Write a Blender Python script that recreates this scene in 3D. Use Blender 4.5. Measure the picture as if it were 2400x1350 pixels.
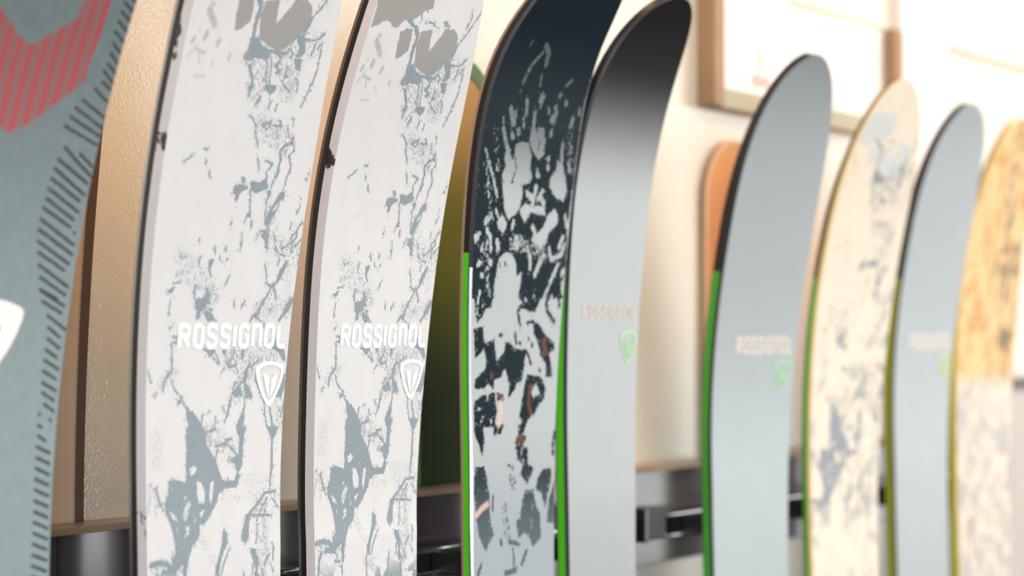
import bpy, math
import numpy as np
from mathutils import Vector, Matrix
from mathutils.geometry import tessellate_polygon

C = bpy.context.scene.collection
for o in list(bpy.data.objects):
    bpy.data.objects.remove(o)

# ------------------------------------------------------------------ camera
EYE = 1.5                                   # lens height above the floor
cd = bpy.data.cameras.new('camera')
cam = bpy.data.objects.new('camera', cd); C.objects.link(cam)
cd.sensor_width = 36.0; cd.lens = 85.0
pan = math.atan(3330 / 5667.0); tilt = math.atan(105 / 5667.0)
fwd = Vector((math.cos(pan) * math.cos(tilt), math.sin(pan) * math.cos(tilt), math.sin(tilt)))
rgt = Vector((math.sin(pan), -math.cos(pan), 0)); upv = rgt.cross(fwd)
cam.matrix_world = Matrix(((rgt.x, upv.x, -fwd.x, 0), (rgt.y, upv.y, -fwd.y, 0), (rgt.z, upv.z, -fwd.z, EYE), (0, 0, 0, 1)))
cd.dof.use_dof = True; cd.dof.focus_distance = 1.525; cd.dof.aperture_fstop = 5.5
cd.clip_start = .05
bpy.context.scene.camera = cam

# ------------------------------------------------------------------ light and exposure
S = bpy.context.scene
S.view_settings.view_transform = 'Standard'; S.view_settings.look = 'None'
S.view_settings.gamma = 1.0; S.view_settings.use_curve_mapping = False
S.view_settings.exposure = 0.0
S.cycles.max_bounces = 10; S.cycles.diffuse_bounces = 6; S.cycles.glossy_bounces = 5
S.cycles.use_denoising = True
wd = bpy.data.worlds.new('daylit_shop'); S.world = wd; wd.use_nodes = True
wd.node_tree.nodes['Background'].inputs[0].default_value = (.94, .97, 1.0, 1)
wd.node_tree.nodes['Background'].inputs[1].default_value = .42

def area(name, loc, aim, sx, sy, watts, col):
    l = bpy.data.lights.new(name, 'AREA'); l.shape = 'RECTANGLE'; l.size = sx; l.size_y = sy; l.energy = watts; l.color = col
    o = bpy.data.objects.new(name, l); C.objects.link(o); o.location = loc
    o.rotation_euler = (Vector(aim) - Vector(loc)).to_track_quat('-Z', 'Y').to_euler(); return o
area('shop_window_light', (6.2, -2.4, 1.75), (1.8, .9, 1.5), 5.0, 2.0, 48, (.97, .98, .98))
area('shop_window_light', (2.6, -3.8, 2.1), (1.6, .9, 1.4), 3.6, 2.2, 104, (.97, .985, 1.0))
area('shop_window_light', (-3.2, -2.2, 1.9), (1.2, .9, 1.4), 2.4, 2.0, 115, (.97, .98, 1.0))
area('ceiling_spot_light', (3.2, -.1, 2.75), (2.7, .97, 1.75), .5, .3, 27, (1.0, .80, .62))
area('ceiling_spot_light', (1.25, .2, 2.7), (1.35, .97, 1.75), .25, .2, 7.5, (1.0, .52, .24))

# ------------------------------------------------------------------ helpers
def lin(r, g, b):
    f = lambda c: (c / 255 / 12.92) if c / 255 <= .04045 else ((c / 255 + .055) / 1.055) ** 2.4
    return (f(r), f(g), f(b), 1)

def link_mesh(name, verts, faces, mat, parent=None, smooth=False):
    me = bpy.data.meshes.new(name)
    me.from_pydata([tuple(v) for v in verts], [], faces); me.update()
    if mat: me.materials.append(mat)
    if smooth: me.polygons.foreach_set('use_smooth', [True] * len(me.polygons))
    o = bpy.data.objects.new(name, me); C.objects.link(o)
    if parent:
        o.parent = parent
        me.transform(parent.matrix_basis.inverted())
    return o

def empty(name, loc, label, cat, group=None):
    o = bpy.data.objects.new(name, None); C.objects.link(o); o.location = loc
    o.empty_display_size = .05
    o['label'] = label; o['category'] = cat
    if group: o['group'] = group
    o.matrix_basis = Matrix.Translation(loc)
    return o

def bevel_box(name, lo, hi, mat, parent=None, r=.001, kind=None):
    import bmesh
    bm = bmesh.new(); bmesh.ops.create_cube(bm, size=1)
    for v in bm.verts:
        v.co = Vector([lo[i] + (v.co[i] + .5) * (hi[i] - lo[i]) for i in range(3)])
    if r > 0: bmesh.ops.bevel(bm, geom=bm.edges[:], offset=r, segments=2, affect='EDGES', profile=.7)
    me = bpy.data.meshes.new(name); bm.to_mesh(me); bm.free(); me.materials.append(mat)
    o = bpy.data.objects.new(name, me); C.objects.link(o)
    if parent:
        o.parent = parent; me.transform(parent.matrix_basis.inverted())
    if kind: o['kind'] = kind
    return o

class NT:
    """tiny node-graph helper"""
    def __init__(s, name, rough=.5, metal=0., spec=.5, ior=1.5):
        s.m = bpy.data.materials.new(name); s.m.use_nodes = True; s.t = s.m.node_tree
        s.b = s.t.nodes['Principled BSDF']
        s.set('Roughness', rough); s.set('Metallic', metal); s.set('IOR', ior)
    def set(s, k, v):
        if hasattr(v, 'is_output'): s.t.links.new(v, s.b.inputs[k])
        else: s.b.inputs[k].default_value = v
        return s
    def n(s, kind, **kw):
        nd = s.t.nodes.new(kind)
        for k, v in kw.items():
            if k.startswith('_'): setattr(nd, k[1:], v)
        return nd
    def put(s, sock, v):
        if hasattr(v, 'is_output'): s.t.links.new(v, sock)
        else: sock.default_value = v
    def math(s, op, a, b=0., c=0.):
        nd = s.n('ShaderNodeMath', _operation=op)
        for i, v in enumerate((a, b, c)): s.put(nd.inputs[i], v)
        return nd.outputs[0]
    def ramp(s, v, lo, hi, a=0., b=1.):
        nd = s.n('ShaderNodeMapRange', _interpolation_type='SMOOTHSTEP')
        for i, q in enumerate((v, lo, hi, a, b)): s.put(nd.inputs[i], q)
        return nd.outputs[0]
    def mix(s, f, a, b):
        nd = s.n('ShaderNodeMix', _data_type='RGBA')
        s.put(nd.inputs[0], f); s.put(nd.inputs[6], a); s.put(nd.inputs[7], b)
        return nd.outputs[2]
    def attr(s, name): return s.n('ShaderNodeAttribute', _attribute_name=name).outputs['Fac']
    def uv(s, sx=1000., sy=1000.):
        u = s.n('ShaderNodeUVMap', _uv_map='ski_uv').outputs[0]
        mp = s.n('ShaderNodeMapping'); s.put(mp.inputs[0], u); mp.inputs['Scale'].default_value = (sx, sy, 1)
        return mp.outputs[0]
    def obj(s, sc=(1, 1, 1)):
        u = s.n('ShaderNodeTexCoord').outputs['Object']
        mp = s.n('ShaderNodeMapping'); s.put(mp.inputs[0], u); mp.inputs['Scale'].default_value = sc
        return mp.outputs[0]
    def noise(s, vec, scale, detail=2., rough=.5, dist=0., off=0.):
        nd = s.n('ShaderNodeTexNoise'); s.put(nd.inputs['Vector'], vec)
        if off:
            ad = s.n('ShaderNodeVectorMath', _operation='ADD'); s.put(ad.inputs[0], vec); ad.inputs[1].default_value = (off, off * .7, off * 1.3)
            s.put(nd.inputs['Vector'], ad.outputs[0])
        nd.inputs['Scale'].default_value = scale; nd.inputs['Detail'].default_value = detail
        nd.inputs['Roughness'].default_value = rough; nd.inputs['Distortion'].default_value = dist
        return nd.outputs['Fac']
    def bump(s, h, strength, dist):
        nd = s.n('ShaderNodeBump'); s.put(nd.inputs['Height'], h); nd.inputs['Strength'].default_value = strength; nd.inputs['Distance'].default_value = dist
        s.set('Normal', nd.outputs[0]); return s

def plain(name, col, rough=.5, metal=0., ior=1.5, vary=.06, scale=60., coat=0.):
    t = NT(name, rough, metal, ior=ior)
    nz = t.noise(t.obj(), scale, 3.)
    dark = tuple(c * (1 - vary * 2) for c in col[:3]) + (1,)
    t.set('Base Color', t.mix(nz, dark, col))
    if coat: t.set('Coat Weight', coat); t.set('Coat Roughness', .08)
    return t.m

# ------------------------------------------------------------------ materials of the place
def wall_mat():
    t = NT('pebbled_wall_panel', .17, .28)
    o = t.obj()
    t.set('Base Color', t.mix(t.noise(o, 3., 2.), lin(226, 220, 204), lin(236, 231, 217)))
    v = t.n('ShaderNodeTexVoronoi', _feature='SMOOTH_F1'); t.put(v.inputs['Vector'], o); v.inputs['Scale'].default_value = 520.
    h = t.math('ADD', t.math('MULTIPLY', t.noise(o, 420., 2., .6, .4), 1.0), t.math('MULTIPLY', v.outputs['Distance'], .3))
    t.bump(h, .3, .0008)
    return t.m
WALL = wall_mat()
def floor_mat():
    t = NT('dark_carpet_floor', .8)
    t.set('Base Color', t.mix(t.noise(t.obj(), 90., 4.), lin(46, 43, 42), lin(72, 67, 63)))
    t.bump(t.noise(t.obj(), 400., 2.), .3, .002); return t.m
TAN = plain('tan_ledge_trim', lin(176, 150, 122), .35)
PANEL = plain('grey_laminate', lin(98, 92, 96), .12, ior=2.3)
SEAM = plain('brown_seam', lin(66, 44, 38), .6)
BLACK = plain('black_plastic', lin(24, 24, 26), .42)
BLACKMETAL = plain('black_steel', lin(20, 21, 22), .25, ior=1.8)
CHROME = plain('chrome', lin(215, 216, 218), .12, metal=1., vary=.01)
WHITE = plain('white_paint', lin(240, 238, 234), .35)
PAPER = plain('white_paper', lin(246, 243, 240), .7, vary=.01)
WOOD = plain('brown_frame_wood', lin(176, 142, 108), .5, vary=.15, scale=25.)
PINK = plain('faint_red_ink', lin(233, 190, 186), .7)
GREYINK = plain('faint_grey_ink', lin(226, 224, 222), .7)
OLIVE = plain('olive_seam_strip', lin(188, 184, 158), .5)

# ------------------------------------------------------------------ the setting
WY = .97                                             # face of the wall behind the rack
bevel_box('wall_back', (-2.5, WY, 0), (7.5, WY + .12, 3.0), WALL, r=0, kind='structure')
bevel_box('floor', (-4.5, -5.5, -.1), (7.5, WY, 0), floor_mat(), r=0, kind='structure')
bevel_box('trim_1', (-2.5, .943, EYE - .1187), (2.64, WY + .001, EYE - .1142), TAN, r=.0006, kind='structure')
bevel_box('trim_2', (-2.5, WY - .003, EYE + .3235), (7.5, WY + .001, EYE + .3275), OLIVE, r=.0005, kind='structure')

# ------------------------------------------------------------------ a ski
class Shape:
    """A ski standing up: centre line bends out of the plane of the wall, width changes along it."""
    def __init__(s, x0, y0, yaw, bp, wp, zs, zt, p, zm=9, cur=1.5, floor=-1.5):
        s.x0,s.y0,s.yaw=x0,y0,yaw
        s.n=np.array([-np.sin(yaw),-np.cos(yaw),0.]); s.e=np.array([np.cos(yaw),-np.sin(yaw),0.])
        s.zt=zt
        z=np.concatenate([np.linspace(floor,-.2,200,endpoint=False),np.linspace(-.2,zt-.02,700,endpoint=False),zt-.02*(1-np.linspace(0,1,200))**2])
        zl=np.clip(z,-.13,zm); dz=np.maximum(0,z-zm)
        b=np.polyval(bp,zl)+(np.polyval(np.polyder(bp),zm)*dz+.5*cur*dz*dz if zm<5 else 0)+.09*(np.maximum(0,-.13-z)/1.37)**1.6
        zw=np.clip(z,-.13,zs)
        w=np.polyval(wp,zw)
        low=np.clip((-.13-z)/1.37,0,1)
        w=w-.016*np.sin(np.pi*np.clip(low*1.05,0,1))*(1-low*.2)+.004*low
        k=np.clip((z-zs)/(zt-zs),0,1)
        w=w*np.sqrt(np.maximum(0,1-k**p))
        kb=np.clip((z-(floor))/.04,0,1); w=w*np.sqrt(np.maximum(.35,1-(1-kb)**2)) if floor<-1 else w
        db=np.gradient(b,z)
        a=np.concatenate([[0],np.cumsum(np.hypot(np.diff(z),np.diff(b)))]); a-=np.interp(0,z,a)
        s.z,s.b,s.w,s.db,s.a=z,b,w,db,a
        s.amin,s.amax=a[0],a[-1]
    def width(s,a): return np.interp(a,s.a,s.w)
    def S(s,u,a,h=0.):
        u,a,h=np.broadcast_arrays(np.asarray(u,float),np.asarray(a,float),np.asarray(h,float))
        z=np.interp(a,s.a,s.z); b=np.interp(a,s.a,s.b); db=np.interp(a,s.a,s.db)
        q=1/np.sqrt(1+db*db)
        P=np.array([s.x0,s.y0,0.])+s.n*(b+h*q)[...,None]+s.e*u[...,None]
        P[...,2]=z-h*db*q
        return P

PAR = {
    1: (0.9289, 0.87, 0.0, [0.01897, 1.19239, 0.61897, 0.11714, 0.00684], [-2.41724, -0.0602, 0.09921, 0.13598], 0.15, 0.33, 2.2, 0.16, 1.2),
    2: (1.1351, 0.87, 0.0, [5.01165, -2.25746, -0.01479, 0.54451, 0.09088, 0.00565], [-2.41724, -0.0602, 0.09921, 0.13598], 0.15, 0.33, 2.2, 0.176, 1.2),
    3: (1.2948, 0.87, 0.0, [-49.7726, 7.85312, 1.68671, 0.32615, 0.08918, 0.00712], [-2.26182, -0.15414, 0.10333, 0.1284], 0.1, 0.32, 2.2, 0.196, 1.2),
    4: (1.4823, 0.87, 0.0, [128.07572, 26.65595, -3.56213, -0.03175, 0.30499, 0.0452, 0.00313], [-2.66445, 0.0016, 0.13037, 0.12486], 0.11, 0.295, 2.5, 0.214, 2.0),
    5: (1.6157, 0.87, 0.0, [23.4687, 2.80234, 0.27438, 0.31128, 0.04286, 0.00147], [-0.16812, 0.09503, 0.06193, 0.11241], 0.1, 0.249, 4.5, 9.0, 0.0),
    6: (1.8812, 0.87, 0.1745, [20.67704, -1.55736, -0.65127, 0.55437, 0.13165, 0.00836], [-0.23057, -0.24661, 0.03956, 0.12073], 0.09, 0.231, 2.8, 9.0, 0.0),
    7: (2.0856, 0.87, 0.1571, [-0.88101, -1.54038, 0.44099, 0.54837, 0.1271, 0.01005], [-2.28329, -0.51055, 0.06007, 0.12844], 0.08, 0.2295, 2.5, 9.0, 0.0),
    8: (2.2869, 0.87, 0.0873, [13.57069, -2.27165, -0.35008, 0.57504, 0.11334, 0.00532], [-2.58761, -0.5474, 0.06901, 0.13015], 0.07, 0.224, 3.4, 9.0, 0.0),
    9: (2.4697, 0.87, 0.0873, [-4.25179, -1.63629, 0.63273, 0.43432, 0.07713, 0.00496], [-1.30487, -0.44249, 0.03818, 0.14237], 0.04, 0.225, 2.4, 9.0, 0.0),
}

for k in PAR: PAR[k] = Shape(*PAR[k])

def outline(sh, off=0., fine=True):
    """closed outline in ski coordinates (across, along), pushed outward by off"""
    a = np.concatenate([np.linspace(sh.amin, sh.amin + .04, 7, endpoint=False), np.linspace(sh.amin + .04, -.22, 12, endpoint=False), np.linspace(-.22, sh.amax - .05, 50, endpoint=False),
                        sh.amax - .05 * (1 - np.linspace(0, 1, 32)) ** 2.4])
    w = sh.width(a) / 2; w[-1] = 0
    L = np.stack([-w, a], 1); R = np.stack([w, a], 1)[:-1][::-1]
    P = np.concatenate([L, R])
    T = np.roll(P, -1, 0) - np.roll(P, 1, 0); T /= np.linalg.norm(T, axis=1)[:, None] + 1e-12
    N = np.stack([-T[:, 1], T[:, 0]], 1)
    return P + N * off, len(L)

def taper(sh, a): 
    k = np.clip((sh.amax - a) / .16, 0, 1); return .55 + .45 * k * k * (3 - 2 * k)

FLOOR = np.array([0, 0, EYE])
def strip(name, sh, o0, h0, o1, h1, mat, parent, sel=None):
    """a band running round the ski from depth h0 to depth h1 behind the topsheet"""
    A, nl = outline(sh, o0); B, _ = outline(sh, o1)
    B[:, 1] = np.minimum(B[:, 1], B[:, 1])
    idx = list(range(len(A)))
    if sel: idx = [i for i in idx if sel(A[i], i < nl)]
    i = np.array(idx)
    ta = taper(sh, A[i, 1])
    V0 = sh.S(A[i, 0], A[i, 1], -h0 * ta) + FLOOR; V1 = sh.S(B[i, 0], B[i, 1], -h1 * ta) + FLOOR
    n = len(i); F = []
    last = n if not sel else n - 1
    for q in range(last):
        r = (q + 1) % n
        F.append((q, r, n + r, n + q))
    return link_mesh(name, np.concatenate([V0, V1]), F, mat, parent, True)

def sheet(name, sh, off, h, mat, parent, rows=None, cols=3, flip=False, fields=None, uscale=1., ashift=0., use_taper=False):
    """the flat face of a ski: grid with ski coordinates as UV and print fields as attributes"""
    if rows is None:
        a = np.concatenate([np.linspace(sh.amin, -.22, 14, endpoint=False), np.linspace(-.22, sh.amax - .05, 50, endpoint=False), sh.amax - .05 * (1 - np.linspace(0, 1, 32)) ** 2.4])
    else:
        a = np.concatenate([np.linspace(sh.amin, -.2, 14, endpoint=False), np.arange(-.2, sh.amax - .02, rows), sh.amax - .02 * (1 - np.linspace(0, 1, 24)) ** 2.4])
    w = np.maximum(sh.width(a) / 2 + off, .0001)
    if off < 0:
        a = np.where(a > sh.amax + off, sh.amax + off, a)
    j = np.linspace(-1, 1, cols)
    U = w[:, None] * j[None, :]; AA = np.repeat(a[:, None], cols, 1)
    hh = -h * (taper(sh, AA) if use_taper else 1)
    V = (sh.S(U, AA, hh) + FLOOR).reshape(-1, 3)
    r, c = len(a), cols
    base = (np.arange(r - 1)[:, None] * c + np.arange(c - 1)[None, :]).ravel()
    F = np.stack([base, base + 1, base + c + 1, base + c], 1)
    if flip: F = F[:, ::-1]
    me = bpy.data.meshes.new(name)
    me.vertices.add(len(V)); me.vertices.foreach_set('co', V.ravel())
    me.loops.add(F.size); me.loops.foreach_set('vertex_index', F.ravel().astype(np.int32))
    me.polygons.add(len(F)); me.polygons.foreach_set('loop_start', np.arange(0, F.size, 4, dtype=np.int32))
    me.update(calc_edges=True)
    me.polygons.foreach_set('use_smooth', [True] * len(F))
    uvl = me.uv_layers.new(name='ski_uv')
    UVv = np.stack([U.ravel() * uscale, AA.ravel() + ashift], 1)
    uvl.data.foreach_set('uv', UVv[F.ravel()].ravel())
    if fields:
        for nm, val in fields(UVv[:, 0], UVv[:, 1]).items():
            at = me.attributes.new(nm, 'FLOAT', 'POINT'); at.data.foreach_set('value', val.astype(np.float32))
    me.materials.append(mat)
    o = bpy.data.objects.new(name, me); C.objects.link(o)
    if parent: o.parent = parent; me.transform(parent.matrix_basis.inverted())
    return o

# ---- printed graphics, drawn as strokes and shapes in ski coordinates (tenths of a millimetre)
MARBLE = """g 0 -642,2101 14,2177 22,2110 -83,2080 -143,2030 -182,2014 -282,2003 -349,1948 -417,1947 -440,1974 -518,1972 -581,1935 -650,1916 -635,1983 -633,2055
g 0 -624,2085 -626,2187 -528,2240 -450,2220 -342,2281 -235,2252 -92,2294 30,2241 19,2165
b 0 -263,2014 -192,2022 -188,2001 -144,1981 -161,1967 -230,1991
b 8 -66,2119 -24,2080
b 7 -97,2060 -80,2022
b 10 -25,2019 -14,2007
b 5 10,2019 64,2019 96,2001
b 5 128,1998 153,1994
g 0 -303,1922 -236,1953 -167,1955 -149,1889 -161,1814 -242,1763 -286,1759 -299,1837
b 38 -125,1965 -98,1931
b 29 -87,1908 -99,1857 -105,1807 -100,1746
g 0 -49,1954 81,1980 82,1875 88,1838 187,1935 229,2002 337,2007 403,1970 420,1909 390,1817 313,1772 236,1702 152,1676 72,1694 -39,1727 -66,1811 -70,1897
g 0 172,2046 230,2052 284,2014 214,2007
b 0 -120,1726 -55,1738 3,1688 80,1676 79,1626 -23,1617 -99,1629 -126,1688
g 0 -107,1671 -17,1630 -83,1593 -156,1599 -158,1630
b 10 80,1676 166,1671 250,1672 268,1711
b 0 304,1790 384,1804 413,1743 424,1694 379,1658 338,1667 368,1708 336,1749
b 0 335,1648 406,1654 414,1585 363,1587
b 9 630,2152 575,2083 498,1980 432,1910
b 21 423,1903 402,1844 378,1816
b 10 510,2139 528,2103 509,2063 488,2029
b 6 398,1774 484,1775 538,1793 583,1829
b 11 514,1765 508,1726 489,1687
b 6 556,1756 544,1730
b 5 580,1771 582,1676 584,1592 562,1533
b 9 562,1533 536,1480
b 4 539,1474 520,1434 490,1375
b 7 271,1705 309,1677 300,1645
b 10 -63,1637 -77,1606
b 0 -106,1581 -60,1570 -59,1548 -91,1552
b 19 -69,1540 -31,1498 -22,1447 -51,1444
b 6 -25,1439 -42,1393
b 7 37,1632 85,1599 96,1525 106,1474
b 7 91,1675 121,1603 133,1529 134,1484
b 10 138,1665 180,1654 204,1619 150,1591 223,1560 177,1548
b 9 204,1656 187,1594
b 0 96,1465 137,1476 212,1475 207,1452 167,1419 124,1437
b 10 287,1596 267,1541 307,1537
b 7 252,1509 301,1476 345,1457
b 7 390,1537 419,1509
b 5 413,1486 420,1463
b 9 539,1480 548,1471
b 15 69,1391 44,1352
b 6 178,1382 169,1328
b 4 246,1365 247,1319
b 7 8,1285 71,1238 106,1158 132,1107
b 9 140,1258 191,1209 225,1265 148,1228
b 10 244,1243 333,1242 312,1271
b 7 433,1296 451,1259
b 7 394,1254 414,1187
b 7 313,1180 292,1163
b 17 466,1183 462,1152 403,1133 361,1099 375,1047 366,985
b 7 475,1153 500,1108 458,1075 493,992
b 8 405,1079 422,1111
b 8 148,1047 180,970
b 9 228,1030 308,1012 267,975
b 4 -458,1023 -487,1000 -534,979
b 6 -363,1062 -345,1061
b 12 -329,995 -331,980
s 50 -546,1841 -476,1769
s 11 -599,1723 -596,1713
s 36 -527,1713 -540,1683
s 8 -587,1649 -663,1562
s 33 -407,1682 -417,1659
s 25 -285,1607 -285,1585
s 10 -563,1608 -548,1538
s 11 -434,1563 -414,1529
s 9 -566,1464 -476,1472
s 21 -537,1885 -510,1874
s 28 -645,1650 -629,1673
s 18 -612,1618 -514,1599
b 0 -22,865 22,873 87,871 100,855 48,841 26,817 9,772 -13,787 0,810 -39,820 -44,842
b 12 29,918 46,908 45,874
b 0 115,889 144,902 203,894 262,920 293,870 232,850 181,828 138,851
b 4 129,851 143,772 148,727
b 0 144,727 171,689 129,687 110,647 122,698
b 4 176,666 189,627
b 5 254,971 273,915
b 7 371,978 338,919 318,849 303,791 302,711 315,655
b 16 381,978 361,943
b 0 297,854 326,855 328,827 306,820
b 5 481,984 459,896 442,849
b 0 433,849 460,856 478,822 427,791 385,766 373,737 404,727 373,691 355,645 315,655 317,689 343,742 388,795
b 5 430,780 402,733
b 6 336,644 361,617 277,608 249,561
b 0 289,597 365,600 366,548 375,503 344,513 336,553 294,574
b 5 425,584 441,556
b 0 447,528 465,511 463,494 443,499
b 6 452,499 495,477 556,468
b 6 698,681 655,651 634,609 599,590 598,550 564,526 508,509
b 12 651,621 649,586 617,551 610,492
b 5 702,571 642,528
b 6 583,665 571,630
b 7 581,439 534,375 505,322 490,293 454,281 403,297 383,360 363,417
b 0 572,433 596,434 542,334 499,299 515,374
b 8 500,455 499,408
b 14 454,281 423,235 399,206
b 10 474,276 514,207
b 8 -15,653 -20,633
b 9 103,590 110,534 102,483
b 9 -36,507 -35,479
b 9 -145,509 -131,460
b 13 -294,543 -296,532
b 8 -89,450 -75,422
b 9 -13,435 -24,418
b 10 -266,445 -275,395
b 0 -192,425 -134,426 -157,381 -177,392
b 11 -175,381 -149,332
b 7 23,330 -6,285
b 10 -444,437 -438,427
b 8 -406,441 -401,436
b 11 -465,334 -464,325
b 8 -491,281 -433,291
b 0 -472,266 -500,227 -545,237
b 13 -285,269 -284,203
b 20 -171,248 -148,210 -199,198
b 8 -287,939 -282,901
s 9 -349,746 -347,738
b 5 692,985 685,973
b 6 677,949 675,937
b 7 647,772 625,737
b 5 644,822 649,813
b 0 -279,197 -146,199 -128,166 -169,171 -174,144 -207,127 -228,88 -253,71 -245,115 -274,165
b 0 -163,133 -97,105 -74,72 -145,66 -178,110
b 8 -157,149 -109,133
b 5 -496,195 -507,151 -508,97
b 12 -486,27 -477,26
b 6 -459,-22 -415,-27 -420,-60 -455,-54 -454,-108 -445,-157 -440,-206
b 14 -445,-157 -444,-168
b 6 -440,-206 -495,-270 -516,-324
b 6 -443,-266 -423,-304 -395,-337 -349,-371
b 5 -473,-227 -516,-318
b 6 -581,-365 -574,-344
b 5 -660,-214 -621,-284
b 0 -167,-88 -117,-100 -53,-100 -85,-144 -114,-127
b 7 -67,-144 -9,-184
b 7 -52,-111 0,-178
b 0 19,-95 56,-101 50,-129 21,-117
b 7 139,-101 125,-146 74,-185
b 0 204,-102 241,-102 228,-153 207,-135
b 6 74,-185 103,-202 175,-186
b 5 284,-147 297,-187
b 6 48,-207 23,-234
b 6 169,-214 181,-242
b 15 390,200 358,160 336,114 300,102 267,68
b 9 311,97 401,63 414,34
b 0 661,209 690,209 661,145 607,110 564,69 544,75 595,121 609,162 625,185
b 4 96,191 101,157
b 4 203,192 171,152
b 0 541,-58 584,-92 634,-104 660,-162 632,-174 587,-121 506,-92
b 10 549,-40 533,-69
b 20 298,-193 263,-226 254,-277
b 10 380,-165 308,-204
b 0 245,-238 282,-227 270,-306 310,-335 342,-387 276,-391 240,-283
b 11 240,-288 170,-338 134,-359 121,-426 96,-470
b 0 142,-343 216,-327 248,-384 219,-372 155,-382
b 10 262,-385 261,-447 250,-503
b 6 166,-293 142,-337
b 0 647,-220 665,-313 632,-399 572,-386 607,-329 640,-255
b 8 368,-239 353,-279
b 9 363,-285 395,-325 458,-412
b 11 -349,-371 -311,-421 -256,-460
b 0 -383,-386 -339,-387 -346,-409 -373,-403
b 0 -292,-449 -229,-461 -164,-518 -145,-546 -260,-542 -289,-492
b 10 -139,-480 -145,-546
b 9 -13,-490 -19,-550
b 7 -82,-460 -73,-461
b 6 67,-458 92,-493
b 0 235,-480 264,-498 258,-560 192,-558
b 6 46,-433 57,-441
b 7 114,-471 71,-526
b 9 459,-424 474,-510 496,-568
b 14 519,-454 554,-570
b 6 663,-429 629,-514
b 0 -282,-542 -127,-547 -104,-599 -91,-677 -48,-718 -5,-745 28,-812 61,-872 179,-878 211,-821 233,-848 201,-912 93,-919 29,-941 -3,-1004 -67,-1078 -119,-1119 -151,-1104 -162,-1187 -225,-1233 -247,-1276 -289,-1317 -370,-1361 -390,-1388 -520,-1377 -500,-1350 -420,-1351 -400,-1283 -379,-1259 -387,-1183 -426,-1086 -466,-1033 -475,-976 -445,-927 -436,-846 -396,-841 -284,-866 -274,-822 -285,-771 -276,-701 -285,-605
w 0 -254,-785 -213,-768 -172,-783 -202,-820 -243,-830
w 0 -181,-859 -139,-868 -97,-934 -108,-992 -160,-995 -181,-930
w 0 -56,-872 -13,-861 -24,-938 -45,-1015 -66,-962
w 0 -304,-942 -263,-938 -294,-980
w 0 -304,-1011 -253,-957 -232,-990 -284,-1095 -315,-1068
w 0 -445,-1003 -375,-1045 -345,-1091 -406,-1068
w 0 -285,-1114 -244,-1111 -255,-1167 -296,-1183
w 11 -356,-1109 -365,-1159
w 9 -202,-1101 -192,-1070
w 0 -160,-1040 -98,-1024 -140,-1079
w 0 38,-767 133,-712 179,-819 136,-863 82,-866 39,-806
w 9 -395,-879 -415,-916
w 10 -201,-1031 -223,-1074
w 10 -98,-831 -119,-849
b 0 182,-557 280,-560 271,-600 257,-691 254,-777 233,-822 200,-820 178,-773 134,-758 177,-734 220,-723 222,-624
b 8 -102,-644 -37,-725
b 10 -104,-586 -11,-564
b 10 -7,-668 89,-652 154,-687 210,-735
b 13 88,-632 141,-628
b 7 15,-681 -5,-732
b 9 -555,-883 -525,-960 -485,-1013
s 16 -604,-918 -624,-1016
b 13 502,-568 538,-609 551,-670 549,-804 533,-917
b 0 502,-568 616,-572 584,-618 551,-657 515,-602
b 16 551,-670 555,-824
b 15 590,-960 477,-967 421,-1017 354,-1066 298,-1095
b 12 510,-996 431,-1071 397,-1128
b 9 555,-998 611,-1062
b 7 487,-1034 476,-1093
b 12 331,-1091 543,-1104
b 0 298,-1095 342,-1091 319,-1143 318,-1222 284,-1252 241,-1223 264,-1152
b 0 70,-1158 112,-1187 100,-1245 67,-1288 34,-1363 24,-1423 -8,-1421 13,-1342 57,-1235
b 6 120,-1279 77,-1347 45,-1425
b 0 327,-1282 382,-1299 404,-1347 415,-1388 382,-1392 348,-1343
b 7 404,-1387 392,-1455
b 5 359,-1390 348,-1451
b 6 527,-1330 471,-1392
b 4 561,-1279 561,-1373
b 4 408,-1149 388,-1260
b 9 538,-1398 560,-1446
b 11 -246,-1232 -278,-1337 -289,-1397
b 6 -410,-1282 -380,-1335
b 8 -309,-1303 -304,-1395
b 29 -605,-1314 -529,-1305 -463,-1319 -397,-1359
b 20 -540,-1372 -573,-1429 -585,-1557
b 8 -397,-1359 -364,-1415 -308,-1461 -298,-1570
b 14 -386,-1437 -342,-1447
b 22 -297,-1438 -285,-1301 -259,-1243
b 15 376,-1440 411,-1505 422,-1629
b 8 401,-1355 388,-1441 436,-1494
b 4 268,-1432 231,-1614
b 12 448,-1433 472,-1478
b 6 11,-1352 -13,-1442 -9,-1594
v 129 -83,-587 155,-713
v 113 398,-1042 589,-1000
v 127 -365,-919 -244,-1155
v 107 452,-1165 448,-1450
v 102 -309,-1335 -550,-1358
v 88 -585,-881 -545,-996
v 168 125,-146 509,-115
v 147 273,-227 171,-360
v 88 -230,165 -148,88
v 113 341,148 630,151
v 92 591,-369 640,-544
v 75 -527,-291 -429,-239
v 136 398,578 653,470
v 140 -427,413 -107,238
v 68 277,858 424,636
v 191 -16,1604 39,1430
v 179 243,1653 328,1471
v 148 124,1227 428,1134
v 120 -108,1622 -11,1668
v 159 231,1714 484,1750
z 159 343,-933 510,-902
z 133 485,-1167 482,-1400
z 103 -142,-1188 -40,-1325
z 163 -552,-595 -548,-721
z 115 622,377 612,266
z 125 371,137 555,133
z 96 338,-131 552,-150
z 132 310,-878 544,-891
z 98 72,-983 234,-979
z 93 450,-1231 460,-1332
z 34 293,-250 312,-363
z 87 -335,279 -110,255
z 49 -358,142 -351,87
z 67 206,1611 359,1534"""
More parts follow.
